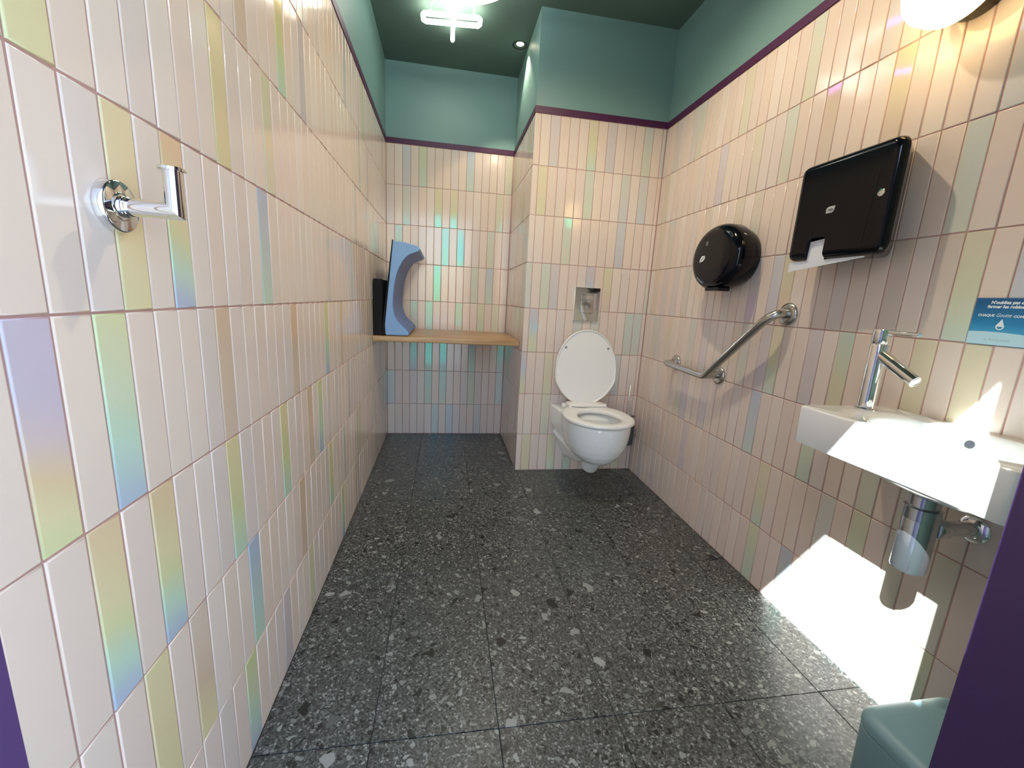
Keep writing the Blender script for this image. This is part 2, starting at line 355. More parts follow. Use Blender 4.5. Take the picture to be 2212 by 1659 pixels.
IRI = {'left': parse('2,5,Y 4,4,Y 6,4,YB 9,5,Y 12,4,BG 11,6,T 15,6,YG 18,6,L 13,5,PY 3,3,GB 1,3,LY 8,3,T 8,2,YG 15,3,T 21,3,GB 2,2,YB 4,2,YB 3,1,Y 5,1,TY 9,1,BG 8,0,GB 13,2,YG 19,2,GB 15,1,T 12,0,L 16,0,PY 21,1,YG 24,0,GB 17,2,T 29,4,P 31,5,P 38,4,L'),
       'right': parse('18,7,PG 16,6,T 13,7,P 11,7,YG 12,6,GT 7,6,P 8,5,PG 26,6,PB 22,6,PY 21,5,PY 30,7,PG 24,7,PY 37,7,PG 35,5,PY 33,5,PG 27,5,PY 23,5,PY 29,4,PG 33,4,P 23,4,PG 17,4,YT 27,3,PG 31,3,PY 25,3,P 17,3,YG 20,3,PG 28,2,PG 24,2,P 12,3,GY 7,4,YG 8,3,Y 6,3,Y 18,2,BG 13,2,G 16,1,YG 9,2,PG 9,1,G 13,0,BG 16,0,G 5,1,PY 5,0,G 20,4,L 18,3,L 33,3,P 35,4,PY 10,4,T'),
       'toilet': parse('1,7,L 5,7,YG 7,7,L 11,7,PG 13,7,P 0,6,Y 5,6,PG 9,6,P 11,6,P -1,4,P 1,4,PG 6,4,BY 8,4,YT 13,4,PY 0,3,BY 5,3,P 7,3,P 12,3,PG -1,2,BY 2,2,Y 10,2,P 2,1,PY 0,0,Y 3,0,YG 5,0,G 11,0,PY 3,5,PG 9,5,PB'),
       'back': parse('2,7,PB 4,7,G 10,7,BG 15,7,PY 2,6,P 6,6,YG 8,6,YG 14,6,PY 1,5,P 7,5,PB 9,5,C 13,5,PG 6,4,PG 11,4,PG 13,4,BG 3,3,P 5,3,P 9,3,T 12,3,G 14,3,PY 3,2,PB 5,2,PG 7,2,P 11,2,BG 15,2,P 0,1,P 5,1,PG 7,1,PG 11,1,PG 15,1,P 6,0,P 8,0,PB 12,0,P'),
       'return': {}}
def tiling(name, parent, U0, U1, ustart, T, uaxis, naxis, nvis, pale):
    """tiles from U0 to U1 along the wall; T(u, z) = point on the glaze plane"""
    iri = IRI[name]; items = []
    n0 = math.floor((U0-ustart)/CW+1e-6); n1 = math.ceil((U1-ustart)/CW-1e-6)
    for n in range(n0, n1):
        a, b_ = max(U0, ustart+n*CW), min(U1, ustart+(n+1)*CW)
        if b_-a < 0.008: continue
        for j in range(8):
            z0, z1 = (0.0, B0) if j == 0 else (B0+RH*(j-1), B0+RH*j)
            k = iri.get((n, j))
            v = 'i' if name == 'left' else 'j'
            if k: key = (v, k)
            elif random.random() < pale(n): key = ('j', random.choice(['P', 'PG', 'PY', 'P', 'L', 'PB', 'YG', 'T']))
            else: key = ('p', random.choice([0, 0, 1, 2, 3, 4, 5]))
            c = T((a+b_)/2, (z0+z1)/2)
            dist = (c-cam.location).length
            items.append((dist, b_-a, z1-z0, key, c))
    items.sort(key=lambda t: t[0])
    R = Matrix((uaxis, Vector((0, 0, 1)), naxis)).transposed().to_4x4()
    rest = []
    for i, (d, w, h, key, c) in enumerate(items):
        tilt = Matrix.Rotation(random.gauss(0, 0.0035), 4, 'X') @ Matrix.Rotation(random.gauss(0, 0.0045), 4, 'Y')
        M = Matrix.Translation(c+naxis*random.uniform(-0.0003, 0.0002)) @ R @ tilt
        me = get_tile(w, h, key)
        if i < nvis:
            o = bpy.data.objects.new('tile', me); COL.objects.link(o); o.matrix_world = M; o.parent = parent
        else: rest.append((me, M, key))
    if rest:
        V = []; F = []; UV = []; MI = []; ms = []
        for me, M, key in rest:
            if TM[key] not in ms: ms.append(TM[key])
            n = len(V); V += [M @ v.co for v in me.vertices]; uvd = me.uv_layers['tile'].data
            for p in me.polygons:
                F.append(tuple(n+i for i in p.vertices)); MI.append(ms.index(TM[key])); UV += [tuple(uvd[l].uv) for l in p.loop_indices]
        me = bpy.data.meshes.new('tile_field'); me.from_pydata(V, [], F); ul = me.uv_layers.new(name='tile')
        for i, q in enumerate(UV): ul.data[i].uv = q
        for p, i in zip(me.polygons, MI): p.material_index = i
        me.set_sharp_from_angle(angle=math.radians(50)); me.polygons.foreach_set('use_smooth', [i % 13 != 12 for i in range(len(me.polygons))])
        o = link('tile_field', me, None, parent, ms); o['kind'] = 'stuff'
X_, Y_, Z_ = Vector((1, 0, 0)), Vector((0, 1, 0)), Vector((0, 0, 1))
tiling('left', wall_left, 0.567, YB-0.001, 0.567, lambda u, z: Vector((0, u, z)), Y_, X_, 296, lambda n: 0.0 if n < 22 else 0.10)
tiling('right', wall_right, 0.572, YT-0.001, 0.5845, lambda u, z: Vector((XR, u, z)), -Y_, -X_, 298, lambda n: 0.05)
tiling('back', wall_back, 0.0, XC, 0.0, lambda u, z: Vector((u, YB, z)), X_, -Y_, 300, lambda n: 0.0)
tiling('toilet', wall_toilet, XC, XR-0.001, 0.887, lambda u, z: Vector((u, YT, z)), X_, -Y_, 300, lambda n: 0.03)
tiling('return', wall_return, YT, YB-0.001, YT, lambda u, z: Vector((XC, u, z)), -Y_, -X_, 300, lambda n: 0.12)

# ------------------------------------------------------------------ floor tiles 30 x 60
xs = [0.0]+[0.256+0.302*i for i in range(5)]+[XR]; ys = [YO, 0.385, 0.985, 1.585, 2.185, 2.785, YB]
for i in range(len(xs)-1):
    for j in range(len(ys)-1):
        x0, x1, y0, y1 = xs[i], xs[i+1], ys[j], ys[j+1]
        if x0 > XC-0.02:
            if y0 > YT: continue
            y1 = min(y1, YT+0.001)
        if x1 > XC and y1 > YT and x0 < XC and y0 > YT: x1 = XC
        g = 0.0011; e = 0.0008
        rings = [[(x0+g+k, y0+g+k, z), (x1-g-k, y0+g+k, z), (x1-g-k, y1-g-k, z), (x0+g+k, y1-g-k, z)] for k, z in ((0, -0.006), (0, -e), (e*.4, -e*.3), (e, 0))]
        o = mk('tile', *loft(rings), terrazzo_m, floor, 50)
        for p in o.data.polygons:
            if abs(p.normal.z) > 0.99: p.use_smooth = False

# ------------------------------------------------------------------ shelf in the alcove
def wood_board(name, x0, x1, y0, y1, z0, z1, r, m, parent=None):
    P = rrect(y0, y1, z0, z1, r, 4)
    return mk(name, *loft([[(x, a, b_) for a, b_ in P] for x in (x0, x0+0.001, x1-0.001, x1)]), m, parent, 30)
sh = wood_board('oak_shelf', 0.002, XC-0.002, 2.640, YB-0.001, 0.758, 0.791, 0.004, oak_m)
tag(sh, 'thick oak board shelf spanning the tiled alcove', 'shelf')

# ------------------------------------------------------------------ changing pad standing on the shelf and the black case behind it
t = thing('changing_pad', 'light blue contoured changing pad standing on its edge on the oak shelf', 'changing pad', (0.14, 2.93, 0.791))
prof = [(0.111, 1.318), (0.180, 1.313), (0.236, 1.303), (0.254, 1.296), (0.260, 1.284), (0.254, 1.271), (0.232, 1.261), (0.205, 1.250), (0.183, 1.233), (0.165, 1.209), (0.147, 1.175),
        (0.134, 1.140), (0.125, 1.10), (0.1185, 1.053), (0.1145, 1.01), (0.1135, 0.97), (0.117, 0.935), (0.124, 0.905), (0.138, 0.880), (0.158, 0.858), (0.180, 0.838), (0.198, 0.820), (0.203, 0.808), (0.196, 0.7935), (0.075, 0.7935), (0.068, 0.80), (0.064, 0.85)]
y0, y1 = 2.662, 3.20
V, F = loft([[(x, y, z) for x, z in inset(prof, q)] for y, q in ((y0, 0.003), (y0+0.003, 0), (y1-0.003, 0), (y1, 0.003))])
nP = len(prof)
mi = []
for fc in F:
    ys_ = [V[i][1] for i in fc]
    ids = sorted(set(i % nP for i in fc))
    seat = (len(fc) == 4 and all(5 <= i <= 22 for i in ids))
    mi.append(1 if seat else 0)
mk('foam_body', V, F, None, t, 30, mi, [blue1, blue2])
# black backing board, wedge shaped, on the wall side
wed = [(0.1085, 1.326), (0.113, 1.322), (0.066, 0.85), (0.069, 0.797), (0.052, 0.797), (0.054, 0.86)]
mk('back_panel', *loft([[(x, y, z) for x, z in wed] for y in (y0-0.002, y1)]), blackmat, t, 30)
settle(t)
t = thing('storage_case', 'black fabric case wedged between the tiled wall and the blue pad', 'case', (0.028, 2.93, 0.791))
mk('case_body', *plate(rrect(0.004, 0.051, 0.7915, 1.108, 0.008, 4), 0, 0.50, 0.004, lambda u, v, d: Vector((u, 3.16-d, v)), 3, 0.004), blackmat, t)
mk('case_lid_seam', *box(0.0035, 0.0515, 2.6585, 3.158, 1.070, 1.073), blackmat, t, 0)
settle(t)

# ------------------------------------------------------------------ coat hook on the left wall
hy, hz = 0.778, 1.118
t = thing('coat_hook', 'chrome L shaped coat hook on a round plate on the left wall', 'hook', (0, hy, hz))
mk('rosette', *lathe([(0.0285, 0), (0.0305, 0.001), (0.0305, 0.010), (0.0298, 0.0112), (0.0285, 0.012), (0.0001, 0.012)], (0, hy, hz), X_, 48), chrome, t)
mk('collar', *lathe([(0.0165, 0.012), (0.0165, 0.0124), (0.0158, 0.0130), (0.0125, 0.0132), (0.0125, 0.0165), (0.0118, 0.0170), (0.0118, 0.0195), (0.0110, 0.020)], (0, hy, hz), X_, 40), chrome, t)
rh, xa = 0.0107, 0.0712
# horizontal arm with mitred end, upright arm with mitred foot
n = 40; A = []; B_ = []; Cc = []; D = []
for i in range(n):
    a = 2*math.pi*i/n; q, s_ = rh*math.cos(a), rh*math.sin(a)
    A.append((0.018, hy+q, hz+s_)); B_.append((xa-s_, hy+q, hz+s_))
    Cc.append((xa-s_, hy+q, hz+s_)); D.append((xa-s_, hy+q, 1.164))
mk('arm', *loft([A, B_]), chrome, t); mk('upright', *loft([Cc, D]), chrome, t)
mk('end_cap', *lathe([(0.0138, 0), (0.0146, 0.0005), (0.0146, 0.0035), (0.0138, 0.0042), (0.0001, 0.0042)], (xa-0.0005, hy, 1.1638), Z_, 40), chrome, t)
settle(t)

# ------------------------------------------------------------------ neon light on the ceiling and the recessed downlight
nx, nz = 0.415, HC-0.045
t = thing('neon_light', 'white neon light of a ring above a cross on the green ceiling', 'light', (0.43, 2.45, HC))
ring = [(0.43+0.272*math.cos(a), 2.270+0.272*math.sin(a), nz) for a in [2*math.pi*i/72 for i in range(72)]]
mk('ring_tube', *tube(ring, 0.0115, 14, True), neon_b, t)
mk('stem_tube', *tube([(nx, 2.540, nz+0.006), (nx, 2.565, nz), (nx+0.001, 2.75, nz), (nx+0.001, 2.862, nz), (nx+0.001, 2.870, nz), (nx+0.001, 2.874, nz)], [0.010, 0.0112, 0.0112, 0.0112, 0.008, 0.003], 14), neon_w, t)
cz = nz-0.008
mk('cross_tube', *tube([(0.270, 2.655, cz), (0.40, 2.641, cz), (0.545, 2.626, cz), (0.5535, 2.637, cz), (0.554, 2.674, cz), (0.547, 2.687, cz), (0.41, 2.703, cz), (0.275, 2.717, cz), (0.2645, 2.706, cz), (0.264, 2.668, cz)], 0.0118, 14, True), neon_w, t)
for cx, cy_ in ((0.300, 2.635), (0.52, 2.612), (0.43, 1.998), (0.158, 2.27), (0.702, 2.27), (0.415, 2.83)):
    mk('bracket', *lathe([(0.004, 0), (0.004, 0.042), (0.006, 0.046)], (cx, cy_, HC), -Z_, 12), acrylic, t)
mk('cable', *tube([(0.30, 2.66, HC), (0.30, 2.645, HC-0.012), (0.315, 2.62, HC-0.016), (0.34, 2.61, HC-0.004)], 0.0022, 8), acrylic, t)
settle(t)
def downlight(dx, dy, label, energy, size, blend):
    t = thing('downlight', label, 'light', (dx, dy, HC))
    mk('trim_ring', *lathe([(0.0425, 0.0005), (0.043, 0.002), (0.0385, 0.0028), (0.034, 0.0005)], (dx, dy, HC), -Z_, 40, False), inkm, t)
    mk('reflector_cup', *lathe([(0.036, 0.0022), (0.034, -0.003)], (dx, dy, HC), -Z_, 40, False), inkm, t)
    mk('spot_bulb', *lathe([(0.0001, 0.0036), (0.013, 0.0034), (0.019, 0.0024), (0.021, 0.0006)], (dx, dy-0.012, HC), -Z_, 32), bulb, t)
    settle(t)
    sd_ = bpy.data.lights.new('downlight_beam', 'SPOT'); sd_.energy = energy; sd_.color = (1.0, 0.86, 0.64); sd_.spot_size = math.radians(size); sd_.spot_blend = blend; sd_.shadow_soft_size = 0.022
    so_ = bpy.data.objects.new('downlight_beam', sd_); COL.objects.link(so_); so_.location = (dx, dy, HC-0.012)
downlight(0.803, 2.898, 'small round recessed ceiling spotlight glowing near the alcove corner', 15, 90, 0.2)
downlight(0.90, 1.62, 'small round recessed spotlight in the ceiling over the middle of the floor', 47, 156, 0.6)

# ------------------------------------------------------------------ wall lamp, right wall
ly, lz = 1.095, 1.800
t = thing('wall_lamp', 'glowing opal drum lamp with dark bronze back high on the right wall', 'lamp', (XR, ly, lz))
mk('back_plate', *lathe([(0.074, 0.0), (0.076, 0.003), (0.078, 0.030), (0.086, 0.050), (0.084, 0.052)], (XR, ly, lz), -X_, 48), lampbase, t)
pr = [(0.084, 0.052), (0.093, 0.055), (0.097, 0.062), (0.0985, 0.072), (0.0985, 0.096)]
pr += [(0.0985-0.034*(1-math.cos(a)), 0.096+0.034*math.sin(a)) for a in [math.pi/2*i/8 for i in range(1, 9)]] + [(0.0001, 0.131)]
mk('opal_glass', *lathe(pr, (XR, ly, lz), -X_, 56), glow_warm, t)
settle(t)

# ------------------------------------------------------------------ folded towel dispenser
ty0, ty1, tz0, tz1 = -1.424, -1.116, 1.200, 1.484
t = thing('towel_dispenser', 'glossy black paper towel dispenser with a notch and a lock on the right wall', 'dispenser', (XR, 1.278, 1.19))
def on_taper(u, v, d):
    uc, hw = (ty0+ty1)/2, (ty1-ty0)/2; k = 1-0.36*max(0.0, 1-d/0.078)
    return on_right(uc+(u-uc)*k, v, d)
out = round_poly([(ty0, tz0), (ty1, tz0), (ty1, tz1), (ty0, tz1)], [0.026, 0.034, 0.034, 0.030], 7)
rings = [[on_taper(u, v, d) for u, v in inset(out, q)] for q, d in ((0, 0.010), (0, 0.030), (0, 0.055), (0, 0.078))]
for i in range(1, 9):
    a_ = math.pi/2*i/8; rings.append([on_taper(u, v, 0.078+0.023*math.sin(a_)) for u, v in inset(out, 0.020*(1-math.cos(a_)))])
cover = mk('cover', *loft(rings), black, t, 40)
cutp = round_poly([(-1.356, tz0-0.05), (-1.291, tz0-0.05), (-1.288, 1.262), (-1.350, 1.262)], [0.001, 0.001, 0.012, 0.016], 5)
co = mk('cut', *plate(cutp, 0.055, 0.2, 0.0, on_right), black, None, 0)
co.parent = t
bo = cover.modifiers.new('notch', 'BOOLEAN'); bo.operation = 'DIFFERENCE'; bo.object = co; bo.solver = 'EXACT'
bpy.context.view_layer.update(); dg = bpy.context.evaluated_depsgraph_get(); me = bpy.data.meshes.new_from_object(cover.evaluated_get(dg)); cover.modifiers.clear(); cover.data = me; bpy.data.objects.remove(co)
me.set_sharp_from_angle(angle=math.radians(30)); me.polygons.foreach_set('use_smooth', [len(p.vertices) <= 4 for p in me.polygons])
mk('back_plate', *plate(rrect(ty0+0.07, ty1-0.07, tz0+0.07, tz1-0.006, 0.02), 0.0005, 0.0099, 0.0, on_right), black, t)
mk('side_rib', *plate(round_poly([(-1.176, tz0+0.03), (-1.172, tz0+0.03), (-1.158, tz1-0.03), (-1.162, tz1-0.03)], 0.001, 2), 0.1003, 0.1018, 0.0006, on_right, 3), black, t)
lk = mk('lock', *lathe([(0.0085, 0), (0.0095, 0.0008), (0.0085, 0.0022), (0.0055, 0.0026), (0.005, 0.0012), (0.0001, 0.0012)], on_right(-1.146, 1.350, 0.1009), -X_, 28), chrome, t)
mk('lock_housing', *plate(round_poly([(-1.163, 1.334), (-1.137, 1.334), (-1.137, 1.368), (-1.163, 1.368)], 0.004, 3), 0.0975, 0.1012, 0.0012, on_right, 3), black, t)
bd = mk('logo_badge', *plate(round_poly([(-1.302, 1.327), (-1.280, 1.327), (-1.276, 1.334), (-1.274, 1.345), (-1.296, 1.345), (-1.302, 1.340)], [0.001, 0.007, 0.001, 0.001, 0.008, 0.001], 4), 0.1006, 0.1016, 0.0003, on_right, 2), badge, t)
text_mesh('TORK', 0.0088, lambda x, y: on_right(-1.2882+x, 1.3318+y, 0.1019), inkm, 'lettering', bd, bold=0.0003, sx=0.78, shear=0.15)
settle(t)
# towel sheet hanging out
PT = [(-1.3490, 1.254), (-1.300, 1.2585), (-1.2910, 1.258), (-1.2920, 1.1975), (-1.170, 1.1975), (-1.165, 1.194), (-1.40, 1.171), (-1.42, 1.167), (-1.419, 1.1975), (-1.3530, 1.1975)]
tag(mk('paper_towel', *plate(PT, 0.0880, 0.0890, 0.0, lambda u, v, d: on_right(u, v, d-0.06*max(0, 1.199-v))), white_paper, None, 0), 'white paper towel sheet hanging from the slot of the black dispenser', 'paper towel')

# ------------------------------------------------------------------ jumbo roll dispenser
cy_, cz_ = -1.800, 1.247
def superell(ru, rv, e, flat, n=72):
    P = []
    for i in range(n):
        a = 2*math.pi*i/n; c, s_ = math.cos(a), math.sin(a)
        P.append((cy_+ru*math.copysign(abs(c)**(2/e), c), max(cz_+rv*math.copysign(abs(s_)**(2/e), s_), flat)))
    return P
t = thing('toilet_roll_dispenser', 'round glossy black toilet roll dispenser on the right wall above the grab bar', 'dispenser', (XR, 1.800, 1.12))
def roundup(ru, rv, flat, secs):
    return loft([[on_right(u, v, d) for u, v in superell(ru-q, rv-q, 2.1, flat+q*0.6)] for q, d in secs])
mk('base', *roundup(0.151, 0.128, 1.128, [(0.016, 0.0005), (0.010, 0.012), (0.004, 0.030), (0.0015, 0.0455)]), black, t)
mk('cover', *roundup(0.155, 0.132, 1.122, [(0.001, 0.046), (0, 0.048), (0, 0.078)]+[(0.040*(1-math.cos(a)), 0.078+0.042*math.sin(a)) for a in [math.pi/2*i/9 for i in range(1, 10)]]+[(0.08, 0.1215)]), black, t)
mk('tear_bar', *plate(rrect(-1.825, -1.735, 1.112, 1.126, 0.003, 3), 0.060, 0.112, 0.003, on_right, 3), black, t)
DF = 0.1208
bd = mk('logo_badge', *plate(round_poly([(-1.846, 1.296), (-1.831, 1.296), (-1.829, 1.312), (-1.844, 1.312)], 0.003, 3), DF-0.003, DF+0.0008, 0.0003, on_right, 2), badge2, t)
text_mesh('TORK', 0.0058, lambda x, y: on_right(-1.8376+x, 1.3015+y, DF+0.0010), inkm, 'lettering', bd, bold=0.0002, sx=0.75)
mk('viewing_slot', *plate(round_poly([(-1.874, 1.230), (-1.852, 1.233), (-1.838, 1.244), (-1.840, 1.256), (-1.862, 1.256), (-1.872, 1.244)], 0.002, 3), DF-0.002, DF+0.0012, 0.0004, on_right, 2), white_paper, t)
mk('slot_mark', *plate([(-1.868, 1.237), (-1.865, 1.236), (-1.842, 1.252), (-1.845, 1.253)], DF+0.0012, DF+0.0015, 0.0, on_right), inkm, t)
settle(t)

# ------------------------------------------------------------------ grab bar
t = thing('grab_bar', 'bent brushed steel grab bar with three round flanges on the right wall', 'grab bar', (XR, 1.80, 0.76))
sx_, rb = XR-0.066, 0.0155
F1, F2_, F3 = (2.150, 0.757), (1.800, 0.748), (1.480, 1.034)
def arc(a, b_, c, n=7):
    a, b_, c = Vector(a), Vector(b_), Vector(c); return [(1-s)**2*a+2*s*(1-s)*b_+s*s*c for s in [i/n for i in range(n+1)]]
P1, P2, P3 = Vector((sx_, *F1)), Vector((sx_, 1.812, 0.747)), Vector((sx_, *F3))
d12 = (P2-P1).normalized(); d23 = (P3-P2).normalized()
path = [(XR-0.004, *F1)]+arc((XR-0.030, *F1), P1, P1+d12*0.036)+arc(P2-d12*0.028, P2, P2+d23*0.028)+arc(P3-d23*0.075, P3, (XR-0.024, *F3), 9)+[(XR-0.004, *F3)]
mk('bar', *tube(path, rb, 20), steel, t)
mk('post', *tube([(sx_+0.004, P2.y-0.006, P2.z+0.003), (XR-0.004, P2.y-0.012, P2.z+0.008)], 0.0125, 18), steel, t)
for fy, fz in (F1, (P2.y-0.013, P2.z+0.009), F3):
    fl = mk('flange', *lathe([(0.0385, 0), (0.0395, 0.002), (0.0385, 0.007), (0.034, 0.011), (0.024, 0.0125), (0.0160, 0.0125)], (XR, fy, fz), -X_, 40), steel, t)
settle(t)

# ------------------------------------------------------------------ flush plate
t = thing('flush_plate', 'chrome rectangular flush plate on the tiled wall above the toilet', 'flush plate', (1.22, YT, 0.93))
mk('plate', *plate(rrect(1.143, 1.297, 0.932, 1.124, 0.003, 3), 0.0005, 0.010, 0.0015, on_toilet, 3), chrome, t)
mk('button_gap', *plate(rrect(1.182, 1.258, 0.978, 1.084, 0.003, 3), 0.0098, 0.0103, 0.0, on_toilet), inkm, t)
mk('large_button', *plate(rrect(1.1838, 1.2562, 0.9798, 1.052, 0.002, 3), 0.010, 0.0122, 0.0008, on_toilet, 3), chrome, t)
mk('small_button', *plate(rrect(1.1838, 1.2562, 1.0534, 1.0822, 0.002, 3), 0.010, 0.0122, 0.0008, on_toilet, 3), chrome, t)
settle(t)

# ------------------------------------------------------------------ wall hung toilet
TX = 1.228
t = thing('toilet', 'white wall hung toilet with its oval lid raised', 'toilet', (TX, 2.30, 0.07))
def egg(w, yf, yb, n=64, sq=2.6):
    """top view outline: round front, squarer back; yf nearest the camera"""
    yc = yf+(yb-yf)*0.46; P = []
    for i in range(n):
        a = 2*math.pi*i/n; c, s_ = math.cos(a), math.sin(a)
        if s_ < 0: P.append((TX+w*c, yc+(yc-yf)*s_))
        else: P.append((TX+w*math.copysign(abs(c)**(2/sq), c), yc+(yb-yc)*abs(s_)**(2/sq)))
    return P
def ring(P, z): return [Vector((x, y, z)) for x, y in P]
lv = [(0.025, 2.185, 2.38, .186), (0.055, 2.150, 2.40, .191), (0.090, 2.113, 2.42, .206), (0.118, 2.086, 2.43, .228), (0.142, 2.062, 2.44, .258), (0.159, 2.045, 2.45, .294), (0.169, 2.034, 2.455, .334), (0.174, 2.029, 2.46, .374), (0.175, 2.028, 2.46, .410), (0.173, 2.030, 2.46, .421), (0.169, 2.034, 2.456, .424)]
inn = [(0.140, 2.075, 2.37, .424), (0.132, 2.085, 2.36, .412), (0.120, 2.10, 2.35, .360), (0.095, 2.14, 2.33, .300), (0.060, 2.19, 2.30, .262), (0.030, 2.22, 2.28, .252)]
rings = [ring(egg(w, a, b_), z) for w, a, b_, z in lv]+[ring(egg(w, a, b_, sq=2.1), z) for w, a, b_, z in inn]
mb = MB().add(*loft(rings))
# rear deck against the wall, web with hollowed flanks, outlet cone
def yz_loft(secs):
    return loft([[Vector((TX+u, y, v)) for u, v in P] for y, P in secs])
def flank(wt, zt, zk, wb, zb): return round_poly([(-wb, zb), (wb, zb), (wt, zk), (wt, zt), (-wt, zt), (-wt, zk)], [0.022, 0.022, 0.02, 0.008, 0.008, 0.02], 4)
mb.add(*yz_loft([(2.300, flank(0.120, 0.40, 0.36, 0.045, 0.150)), (2.360, flank(0.142, 0.420, 0.345, 0.052, 0.126)), (2.430, flank(0.160, 0.425, 0.33, 0.058, 0.112)), (2.500, flank(0.172, 0.427, 0.31, 0.066, 0.100)), (YT-0.0006, flank(0.177, 0.428, 0.30, 0.076, 0.094))]))
mb.add(*tube([(TX, 2.225, 0.23), (TX, 2.236, 0.200), (TX, 2.256, 0.168), (TX, 2.274, 0.140), (TX, 2.282, 0.130), (TX, 2.286, 0.125)], [0.074, 0.060, 0.054, 0.049, 0.040, 0.016], 32))
bowl = mb.build('bowl', porcelain, t)
rm = bowl.modifiers.new('fuse', 'REMESH'); rm.mode = 'VOXEL'; rm.voxel_size = 0.0042; rm.use_smooth_shade = True
sm = bowl.modifiers.new('soft', 'SMOOTH'); sm.factor = 0.6; sm.iterations = 9
dg = bpy.context.evaluated_depsgraph_get(); me = bpy.data.meshes.new_from_object(bowl.evaluated_get(dg)); bowl.modifiers.clear(); bowl.data = me
# the slots hollowed into both flanks
cut = MB()
for sgn in (-1, 1):
    cut.add(*tube([(TX+sgn*0.185, 2.560, 0.300), (TX+sgn*0.154, 2.500, 0.266), (TX+sgn*0.112, 2.420, 0.220), (TX+sgn*0.082, 2.350, 0.184), (TX+sgn*0.074, 2.330, 0.174)], [0.036, 0.037, 0.034, 0.024, 0.006], 20))
co = cut.build('cut', porcelain)
co.parent = t
bo = bowl.modifiers.new('slot', 'BOOLEAN'); bo.operation = 'DIFFERENCE'; bo.object = co; bo.solver = 'EXACT'
bpy.context.view_layer.update(); dg = bpy.context.evaluated_depsgraph_get(); me = bpy.data.meshes.new_from_object(bowl.evaluated_get(dg)); bowl.modifiers.clear(); bowl.data = me
bpy.data.objects.remove(co)
me.set_sharp_from_angle(angle=math.radians(45))
# seat ring
so_, si_ = egg(0.187, 2.016, 2.430), egg(0.112, 2.078, 2.335, sq=2.05)
def ins_(P, d): return inset(P, d)
rs = [ring(ins_(so_, 0.006), .428), ring(so_, .433), ring(so_, .442), ring(ins_(so_, 0.004), .4475), ring(ins_(so_, 0.014), .450), ring(ins_(si_, -0.014), .448), ring(ins_(si_, -0.004), .444), ring(si_, .438), ring(ins_(si_, -0.003), .428)]
mk('seat', *loft(rs, closed=True), seatplastic, t, 60)
# hinge bar of the seat
mk('hinge_bar', *plate(rrect(TX-0.112, TX+0.112, .430, .466, 0.008, 4), 0, 0.082, 0.012, lambda u, v, d: Vector((u, 2.455-d, v)), 4), seatplastic, t)
for s_ in (-1, 1):
    mk('hinge', *lathe([(0.014, 0), (0.015, 0.001), (0.015, 0.020), (0.013, 0.022)], (TX+s_*0.125-0.011, 2.452, 0.442), X_, 20), seatplastic, t)
# raised lid: egg standing up, leaning back to the wall
def lid_pt(u, v, d):
    tilt = math.radians(5.0); y = 2.462+v*math.sin(tilt)-d*math.cos(tilt); z = 0.446+v*math.cos(tilt)+d*math.sin(tilt); return Vector((TX+u, y, z))
LP = []
for i in range(72):
    a = 2*math.pi*i/72; c, s_ = math.cos(a), math.sin(a)
    LP.append((0.186*math.copysign(abs(c)**(2/2.05), c), 0.205+(0.236*s_ if s_ > 0 else 0.205*math.copysign(abs(s_)**(2/3.4), s_))*1.0))
LP = [(u*(1-0.27*max(0, (0.14-v)/0.14)), v) for u, v in LP]
lidr = []
for q, d in ((0.006, -0.004), (0.001, -0.001), (0, 0.005), (0.001, 0.012), (0.004, 0.0145), (0.008, 0.0135), (0.011, 0.0085), (0.016, 0.0078), (0.05, 0.0076)):
    lidr.append([lid_pt(u, v, d) for u, v in inset(LP, q)])
lid = mk('lid', *loft(lidr), seatplastic, t, 50)
for u in (-0.128, 0.128):
    mk('bumper', *lathe([(0.0065, 0), (0.0065, 0.004), (0.005, 0.006), (0.0001, 0.006)], lid_pt(u, 0.335, 0.0077), lid_pt(0, 0, 1)-lid_pt(0, 0, 0), 16), greyrub, lid)
for c in lid.children: pass
mk('mount_bolt_cover', *lathe([(0.005, 0), (0.005, 0.002), (0.0001, 0.003)], (TX-0.100, 2.425, 0.135), (-1, -0.3, 0), 14), greyrub, t)
settle(t)

# ------------------------------------------------------------------ toilet brush
bx, by = 1.528, 2.478
t = thing('toilet_brush', 'toilet brush with slim chrome handle in a dark wall holder beside the toilet', 'toilet brush', (bx, by, 0.19))
mk('holder', *lathe([(0.036, 0.195), (0.041, 0.198), (0.042, 0.36), (0.039, 0.36), (0.038, 0.215), (0.0001, 0.21)], (bx, by, 0), Z_, 32), mat('smoked_glass', s8(70, 74, 76), 0.2), t)
mk('rim', *lathe([(0.0425, 0.358), (0.0445, 0.360), (0.0445, 0.376), (0.040, 0.376), (0.0385, 0.360)], (bx, by, 0), Z_, 32, False), chrome, t)
mk('handle', *lathe([(0.0062, 0.30), (0.0062, 0.568), (0.0055, 0.571), (0.0001, 0.571)], (bx-0.010, by, 0), Z_, 18), chrome, t)
mk('bristle_head', *lathe([(0.006, 0.225), (0.026, 0.235), (0.028, 0.30), (0.006, 0.31)], (bx-0.010, by, 0), Z_, 20), greyrub, t)
mk('wall_bracket', *box(bx-0.012, bx+0.012, by+0.038, YT-0.0002, 0.30, 0.345), chrome, t, 0)
settle(t)

